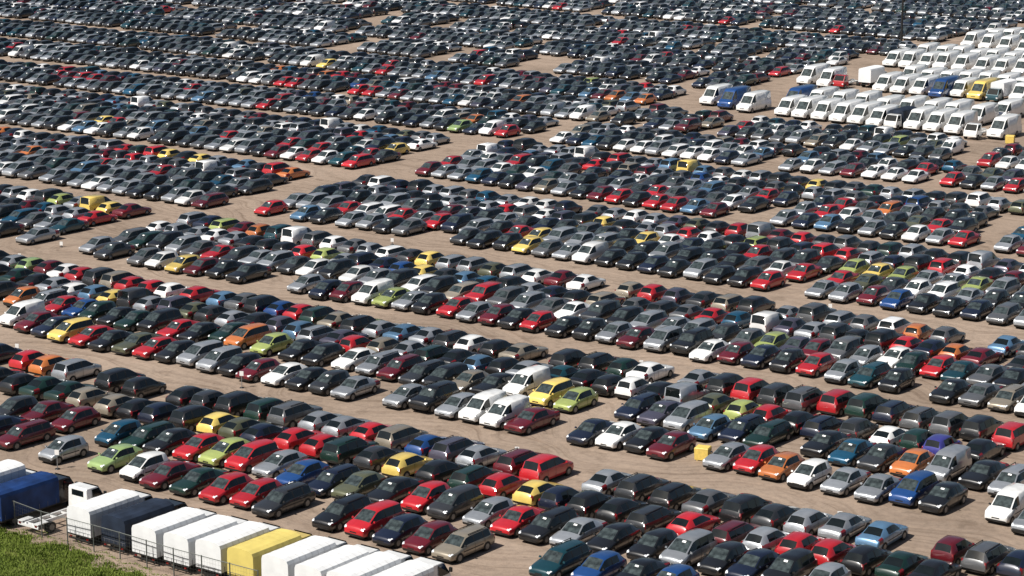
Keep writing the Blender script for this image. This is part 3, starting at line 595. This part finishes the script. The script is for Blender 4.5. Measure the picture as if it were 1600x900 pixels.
    m = MB(); m.v = [p for r_ in rings for p in r_]; nr = len(rings[0])
    for i in range(ns - 1):
        for j in range(nr - 1): m.f.append((i * nr + j, i * nr + j + 1, (i + 1) * nr + j + 1, (i + 1) * nr + j)); m.m.append(0)
    m.f.append(tuple(range(nr))[::-1]); m.m.append(0); m.f.append(tuple((ns - 1) * nr + i for i in range(nr))); m.m.append(0)
    cvo = m.obj('canvas_cover' if canvas else 'cargo_box', [boxmat], root)
    if canvas:                                      # straps, hooks and the seams of the rear flap
        m = MB()
        for yy in (-.8, -.4, 0, .4, .8): m.box(x0 - .012, x0, yy - .012, yy + .012, zf + .12, zf + .30)
        m.box(x0 - .014, x0, -W + .04, W - .04, zf + .30, zf + .32)
        m.obj('strap', [M_STRAP], cvo)
        m = MB()
        for yy in np.linspace(x0 + .3, x1 - .3, 7):
            for sg in (-1, 1): m.box(yy - .015, yy + .015, min(sg * (W + .001), sg * (W + .012)), max(sg * (W + .001), sg * (W + .012)), zf + .11, zf + .45)
        m.obj('side_strap', [M_STRAP], cvo)
        m = MB(); nr2 = len(rings[0])
        for i in range(1, ns - 1):
            for j in range(nr2 - 1):
                a_, b_ = rings[i][j], rings[i][j + 1]
                o_ = .006; f_ = lambda p, dx: (p[0] + dx, p[1] * (1 + o_), p[2] + o_)
                m.quad(f_(a_, -.02), f_(b_, -.02), f_(b_, .02), f_(a_, .02))
        m.obj('seam', [M_SEAM if boxmat == CV['w'] else boxmat], cvo)
    m = MB(); m.box(x0 - .02, x0 + .02, -W + .1, W - .1, zf - .26, zf - .14); m.obj('rear_bumper', [M_BLK], root)
    return root
def canvas_mat(name, col, n=.10):
    m = mat(name, col, .62, noise=n * 1.6, nscale=1.1, spec=.3)
    nt_ = m.node_tree; b = nt_.nodes['Principled BSDF']; bu = nt_.nodes.new('ShaderNodeBump'); ns = nt_.nodes.new('ShaderNodeTexNoise'); ns.inputs['Scale'].default_value = 3.5; ns.inputs['Detail'].default_value = 5
    tc = nt_.nodes['Texture Coordinate']; nt_.links.new(tc.outputs['Object'], ns.inputs['Vector']); nt_.links.new(ns.outputs['Fac'], bu.inputs['Height']); bu.inputs['Strength'].default_value = .2; bu.inputs['Distance'].default_value = .03
    nt_.links.new(bu.outputs[0], b.inputs['Normal']); return m
M_STRAP = mat('grey_strap', (.12, .12, .13), .8); M_SEAM = mat('seam_band', (.60, .60, .60), .8)
CV = {'w': canvas_mat('white_canvas', (.72, .73, .73), .05), 'b': canvas_mat('blue_canvas', (.008, .032, .12), .25), 'k': canvas_mat('dark_blue_canvas', (.016, .024, .042), .25), 'y': canvas_mat('yellow_canvas', (.64, .52, .15), .06), 'B': canvas_mat('white_box_panel', (.75, .76, .77), .03)}
GV = 'big vans parked in the upper block'
for rid, lst in VSEEN.items():
    wi = 0
    for i, (u, v, c) in enumerate(lst):
        lab = place_van(rid, u, v, c, i + 1, len(lst))
        if (rid, c) == ('2', 'r'):
            t = add_truck(u, v, 'r', CV['B'], 6.3, 2.9, 'red truck cab with a bare frame in the second van row', facing='F', group=GV, canvas=False, bare=True, cat='van')
        elif c == 'B':
            add_truck(u + 1.5, v, 'w', CV['B'], 6.2, 3.0, 'tall square white box truck beside the red truck cab', facing='A', group=GV, canvas=False, cat='van')
        elif (rid, c) in (('1', 'G'), ('1', 's')):
            add_truck(u, v, 'w', CV['k'] if c == 'G' else CV['w'], 5.9, 2.6, ('white cab truck with a dark cover in the middle of the front row of vans' if c == 'G' else 'low white cab truck second from the right in the front row of vans'), facing='F', group=GV, cat='van', bare=(c == 's'))
        elif (rid, c) == ('2', 't'):
            add_truck(u, v, 't', CV['B'], 6.2, 2.9, 'dark teal cab truck with a tall white box beside the yellow van', facing='F', group=GV, canvas=False, cat='van')
        else:
            vo = add_car('V', c, u + vr.uniform(-.25, .25), v, 'F', R(vr.gauss(0, .9)), False, lab, 'van', GV); vo.scale = (vr.choice((.86, .93, 1.0, 1.0)), 1, vr.choice((.90, .96, 1.0, 1.02)))

# ------------------------------------------------------------------ canvas trucks along the fence, lower left
TR = [(-66, 808, 'w', 'w', 6.8, 2.9, 'white canvas truck cut off behind the blue one, at the far left'), (-14, 817, 'b', 'k', 6.75, 2.45, 'truck with a bright blue canvas cover next to the bare white truck'),
      (44, 828, None, 'w', 6.0, 2.9, 'bare white chassis truck with only its cab, between blue and white covers'),
      (124, 838, 'w', 'w', 6.7, 2.75, 'white canvas truck between the bare white chassis and the dark covered truck'), (178, 852, 'k', 'k', 6.7, 2.7, 'truck with a dark navy canvas cover between two white covered trucks'),
      (226, 869, 'w', 'w', 6.7, 2.75, 'white canvas truck immediately right of the dark navy covered one'), (276, 882, 'w', 'w', 6.7, 2.75, 'middle of the three white canvas trucks between navy and yellow covers'),
      (326, 893, 'w', 'w', 6.7, 2.75, 'white canvas truck touching the yellow covered one on its left'), (376, 906, 'y', 'y', 6.7, 2.75, 'truck with a yellow canvas cover'),
      (430, 918, 'w', 'w', 6.7, 2.75, 'white canvas truck directly right of the yellow covered one'), (482, 931, 'w', 'w', 6.7, 2.65, 'second white canvas truck to the right of the yellow cover'),
      (532, 941, 'w', 'w', 6.7, 2.6, 'third white canvas truck right of the yellow cover'), (583, 953, 'w', 'w', 6.7, 2.5, 'last white canvas truck, its roof end cut by the bottom edge')]
for x_, y_, cv, cab_, L_, H_, lab in TR:
    if cv in ('w', 'k', 'y') and x_ > 100: y_ += 5; L_ = 6.15; H_ -= .32
    u, v = uv(x_, y_, .3)
    add_truck(u, v, cab_ if cab_ in PM else 'w', CV.get(cv), L_, H_, lab if cv != 'y' else 'truck with a yellow canvas cover between white covered ones', group='canvas trucks lined up by the fence', bare=cv is None)

# ------------------------------------------------------------------ small things on the lot
M_YEL = mat('yellow_panel', (.72, .52, .12), .6, noise=.12, nscale=5); M_WHT = mat('white_sign', (.82, .82, .8), .5, noise=.03); M_RED = mat('red_band', (.5, .05, .04), .5)
M_STEEL = mat('galvanised_steel', (.30, .31, .32), .5, metal=.5, noise=.2, nscale=7)
def crate(x_, y_, lab, s=1.0):
    u, v = uv(x_, y_, 0); X, Y = xy(u, v); r_ = empty('storage_bin', (X, Y, .006), ROT_U + .25); tag(r_, lab, 'bin')
    m = MB(); m.box(-.42 * s, .42 * s, -.48 * s, .48 * s, .06, .86 * s, tx=-.03, ty=-.03)
    for a in (-.3, .3): m.box(-.40 * s, .40 * s, a * s - .05, a * s + .05, 0, .06)
    m.obj('body', [M_YEL], r_)
    m = MB(); m.box(-.47 * s, .47 * s, -.53 * s, .53 * s, .865 * s, .95 * s, tx=.05, ty=.06); m.obj('lid', [M_YEL], r_, bevel=.01)
crate(1098, 718, 'pale yellow bin at the left of the silver hatchback on the near aisle')
crate(1578, 224, 'small yellow bin on the ground in front of the white vans', 1.1)
def marker(x_, y_, lab, hgt=.95):
    u, v = uv(x_, y_, 0); X, Y = xy(u, v); r_ = empty('marker_post', (X, Y, .006), -.2); tag(r_, lab, 'marker post', 'white row marker posts in the aisles')
    m = MB(); m.cyl((0, 0, 0), (0, 0, hgt), .03, n=8); m.obj('pole', [M_STEEL], r_)
    m = MB(); pw = .16 if hgt != .6 else .05; m.box(-pw, pw, -.03, .03, hgt - .02, hgt + (.34 if hgt != .6 else .25)); m.obj('sign_plate', [M_WHT], r_)
    m = MB(); m.cyl((0, 0, 0), (0, 0, .05), .2, .16, n=12); m.obj('foot', [M_BLK], r_)
for a in [(90, 733, 'white marker post in front of the silver hatchback by the lorry aisle', 1.05), (378, 606, 'white marker post standing at the maroon hatchback on the near aisle', 1.0), (519, 832, 'marker post at the front corner of the black estate near the yellow canvas', .6),
          (808, 712, 'white marker post in the near aisle below the maroon saloon', .3), (1312, 814, 'white marker post in the aisle behind the silver saloons, lower right', .3), (1438, 650, 'white marker post in the second aisle behind dark parked cars, right side', .35),
          (1002, 574, 'white marker post in the second aisle beside the white saloon', .25), (639, 516, 'white marker post in the second aisle behind the light blue saloon', .3), (1297, 486, 'white marker post in the third aisle at right', .3),
          (313, 343, 'white marker post at the left side aisle near dark cars', .3), (31, 407, 'white marker post above the green hatchback at far left', .35), (96, 386, 'small low white post on the open ground at the left aisle crossing', .2),
          (613, 382, 'white marker post behind the row of dark cars, third aisle', .3), (27, 550, 'white marker post in the near aisle above the red hatchback, far left', .35), (311, 457, 'white marker post above the red hatchback in the second aisle, left half', .3)]:
    marker(a[0], a[1], a[2], a[3])
u, v = uv(1408, 72, 0); X, Y = xy(u, v); r_ = empty('light_mast', (X, Y, .006), 0); tag(r_, 'tall dark light mast rising out of the cars at the upper right', 'mast')
m = MB(); m.cyl((0, 0, 0), (0, 0, 18), .22, .11, n=12); m.obj('pole', [M_BLK], r_)
m = MB(); m.box(-.9, .9, -.08, .08, 17.9, 18.1); m.obj('crossbar', [M_BLK], r_)
for s_ in (-.7, 0, .7):
    m = MB(); m.box(s_ - .2, s_ + .2, -.25, .1, 18.1, 18.45, ty=.04); m.obj('floodlight', [M_STEEL], r_)

# ------------------------------------------------------------------ ground, bank, fence
def ground_mat():
    m = bpy.data.materials.new('dirt'); m.use_nodes = True; n = m.node_tree; b = n.nodes['Principled BSDF']; L_ = n.links.new
    b.inputs['Roughness'].default_value = .95; b.inputs['Specular IOR Level'].default_value = .15
    tc = n.nodes.new('ShaderNodeTexCoord')
    def noise(scale, det, vec=None, rough=.6):
        q = n.nodes.new('ShaderNodeTexNoise'); q.inputs['Scale'].default_value = scale; q.inputs['Detail'].default_value = det; q.inputs['Roughness'].default_value = rough
        L_(vec if vec is not None else tc.outputs['Object'], q.inputs['Vector']); return q.outputs['Fac']
    mp = n.nodes.new('ShaderNodeMapping'); mp.vector_type = 'TEXTURE'; mp.inputs['Rotation'].default_value = (0, 0, math.atan2(VY, VX)); mp.inputs['Scale'].default_value = (7, 1.1, 1)
    wn = n.nodes.new('ShaderNodeTexNoise'); wn.inputs['Scale'].default_value = .05; wn.inputs['Detail'].default_value = 2; L_(tc.outputs['Object'], wn.inputs['Vector'])
    wa = n.nodes.new('ShaderNodeVectorMath'); wa.operation = 'MULTIPLY_ADD'; wa.inputs[1].default_value = (22, 22, 0); L_(wn.outputs['Color'], wa.inputs[0]); L_(tc.outputs['Object'], wa.inputs[2]); WV = wa.outputs[0]
    L_(WV, mp.inputs['Vector'])
    def ramp(fac, stops):
        r = n.nodes.new('ShaderNodeValToRGB'); e = r.color_ramp.elements
        e[0].position, e[0].color = stops[0][0], (*stops[0][1], 1); e[1].position, e[1].color = stops[-1][0], (*stops[-1][1], 1)
        for p, c in stops[1:-1]: q = e.new(p); q.color = (*c, 1)
        L_(fac, r.inputs['Fac']); return r.outputs['Color']
    def mix(a, b_, fac, mode='MIX'):
        q = n.nodes.new('ShaderNodeMix'); q.data_type = 'RGBA'; q.blend_type = mode
        if isinstance(fac, float): q.inputs['Factor'].default_value = fac
        else: L_(fac, q.inputs['Factor'])
        L_(a, q.inputs['A']); L_(b_, q.inputs['B']); return q.outputs['Result']
    big = ramp(noise(.045, 6), [(.35, (.245, .189, .146)), (.5, (.290, .224, .174)), (.68, (.335, .262, .206))])
    track = ramp(noise(1.0, 4, mp.outputs[0]), [(.34, (.76, .73, .71)), (.48, (1, 1, 1)), (.68, (1.14, 1.12, 1.11))])
    fine = ramp(noise(1.7, 8, None, .75), [(.30, (.70, .70, .70)), (.5, (1, 1, 1)), (.72, (1.28, 1.26, 1.22))])
    spots = ramp(noise(.42, 5, None, .7), [(.36, (.55, .53, .51)), (.45, (1, 1, 1)), (.62, (1, 1, 1)), (.72, (1.2, 1.2, 1.2))])
    mp2 = n.nodes.new('ShaderNodeMapping'); mp2.vector_type = 'TEXTURE'; mp2.inputs['Rotation'].default_value = (0, 0, math.atan2(VY, VX) + .015); mp2.inputs['Scale'].default_value = (16, .45, 1); L_(WV, mp2.inputs['Vector'])
    rut = ramp(noise(1.0, 3, mp2.outputs[0]), [(.34, (.72, .69, .66)), (.45, (1, 1, 1)), (.70, (1.08, 1.07, 1.06))])
    big = mix(big, rut, .7, 'MULTIPLY')
    c = mix(mix(mix(big, track, .7, 'MULTIPLY'), fine, .7, 'MULTIPLY'), spots, .45, 'MULTIPLY')
    L_(c, b.inputs['Base Color'])
    bu = n.nodes.new('ShaderNodeBump'); bu.inputs['Strength'].default_value = .5; bu.inputs['Distance'].default_value = .05; L_(noise(6, 6), bu.inputs['Height']); L_(bu.outputs[0], b.inputs['Normal'])
    return m
m = MB(); m.quad((-6000, -500, 0), (6000, -500, 0), (6000, 12000, 0), (-6000, 12000, 0)); g = m.obj('ground', [ground_mat()]); g['kind'] = 'structure'; g['label'] = 'bare brown compacted dirt of the storage lot'

def grass_mat(name, c0, c1, c2, sc):
    m = mat(name, c1, .8, noise=0, spec=.2); n = m.node_tree; r = [q for q in n.nodes if q.type == 'VALTORGB'][0]; ns = [q for q in n.nodes if q.type == 'TEX_NOISE'][0]
    ns.inputs['Scale'].default_value = sc; ns.inputs['Detail'].default_value = 7
    r.color_ramp.elements[0].color = (*c0, 1); r.color_ramp.elements[1].color = (*c2, 1); e = r.color_ramp.elements.new(.5); e.color = (*c1, 1); return m
M_GR = grass_mat('grass_blades', (.10, .145, .02), (.135, .185, .028), (.19, .235, .05), .45)
M_BK = grass_mat('bank_soil', (.050, .075, .012), (.095, .125, .022), (.17, .17, .05), .7)
# bank: its top edge in the photo runs from (0,823) to (265,900)
be = [uv(-160, 787, 0), uv(0, 822, 0), uv(60, 833, 0), uv(120, 852, 0), uv(190, 878, 0), uv(262, 903, 0), uv(420, 945, 0), uv(640, 1000, 0)]
def edge_u(v_): 
    p = sorted((b, a) for a, b in be); return interp(p, v_)
v0, v1 = be[0][1] - 8, be[-1][1]; nv, nu = 150, 44; m = MB()
def bank_z(d, v_):
    s_ = min(1, max(0, d / 6)); return -.05 + 1.7 * s_ * s_ * (3 - 2 * s_) * .5 + .10 * math.sin(v_ * .9 + d * .5) * min(1, d / 2) + .06 * math.sin(v_ * 2.3 - d * 1.3) * min(1, d / 2)
for i in range(nv):
    v_ = v0 + (v1 - v0) * i / (nv - 1); eu = edge_u(v_) + .18 * math.sin(v_ * 1.9) + .12 * math.sin(v_ * 4.3)
    for j in range(nu):
        d = -.2 + 24 * (j / (nu - 1)) ** 1.3; X, Y = xy(eu - d, v_); m.v.append((X, Y, bank_z(d, v_)))
for i in range(nv - 1):
    for j in range(nu - 1): m.f.append((i * nu + j, i * nu + j + 1, (i + 1) * nu + j + 1, (i + 1) * nu + j)); m.m.append(0)
bk = m.obj('grass_bank', [M_BK], smooth=True); bk['kind'] = 'structure'; bk['label'] = 'low green bank in front of the fence'
gr = np.random.RandomState(4); nb = 170000
vs = v0 + (v1 - v0) * gr.rand(nb); ds = 16 * gr.rand(nb) ** 1.1 - .25
dens = np.sin(vs * 1.3 + ds * .8) * np.sin(ds * 1.9 - vs * .7); keep = gr.rand(nb) < (.78 + .22 * dens); vs, ds = vs[keep], ds[keep]; nb = len(vs)
VV = np.zeros((nb, 3, 3))
for i in range(nb):
    v_, d = vs[i], ds[i]; eu = edge_u(v_) + .18 * math.sin(v_ * 1.9) + .12 * math.sin(v_ * 4.3); X, Y = xy(eu - d, v_); z = bank_z(max(d, 0), v_) if d > 0 else 0
    a = gr.rand() * 6.28; h_ = (.06 + .13 * gr.rand()) * (.7 + .5 * math.sin(v_ * 2.1 + d * 1.7) ** 2) * (.35 if d < .3 else 1); ww = .035 + .03 * gr.rand(); lx, ly = gr.randn(2) * .06
    VV[i] = [(X - ww * math.cos(a), Y - ww * math.sin(a), z - .02), (X + ww * math.cos(a), Y + ww * math.sin(a), z - .02), (X + lx, Y + ly, z + h_)]
me = bpy.data.meshes.new('grass'); me.from_pydata(VV.reshape(-1, 3).tolist(), [], [(3 * i, 3 * i + 1, 3 * i + 2) for i in range(nb)]); me.materials.append(M_GR)
go = link(bpy.data.objects.new('grass', me)); go['kind'] = 'stuff'; tag(go, 'rough green grass covering the bank at the lower left', 'grass')

M_FEN = mat('fence_steel', (.13, .14, .13), .6, metal=.4, noise=.2, nscale=5)
fp = [(-60, 803), (-18, 811), (24, 824), (66, 840), (106, 851), (147, 862), (188, 874), (230, 887), (272, 900), (316, 912), (360, 924), (404, 936)]
FPT = [Vector((*gp(a, b, 0), 0)) for a, b in fp]; HF = 1.75
root = empty('wire_fence', FPT[0]); tag(root, 'low grey wire mesh fence on thin posts along the grass bank', 'fence')
for i, p in enumerate(FPT):
    q = p - FPT[0]; m = MB(); m.cyl((q.x, q.y, 0), (q.x, q.y, HF + .05), .04, n=8); m.obj('post', [M_FEN], root)
m = MB(); m2 = MB()
for a, b in zip(FPT, FPT[1:]):
    a = a - FPT[0]; b = b - FPT[0]
    m.cyl((a.x, a.y, HF), (b.x, b.y, HF), .028, n=6)
    ln_ = (b - a).length; nn = int(ln_ / .22)
    for z in np.arange(.12, HF - .05, .22): m2.cyl((a.x, a.y, z), (b.x, b.y, z), .0032, n=3)
    for k in range(1, nn): q = a.lerp(b, k / nn); m2.cyl((q.x, q.y, .02), (q.x, q.y, HF - .03), .0032, n=3)
m.obj('top_rail', [M_FEN], root); m2.obj('wire_mesh', [M_FEN], root)
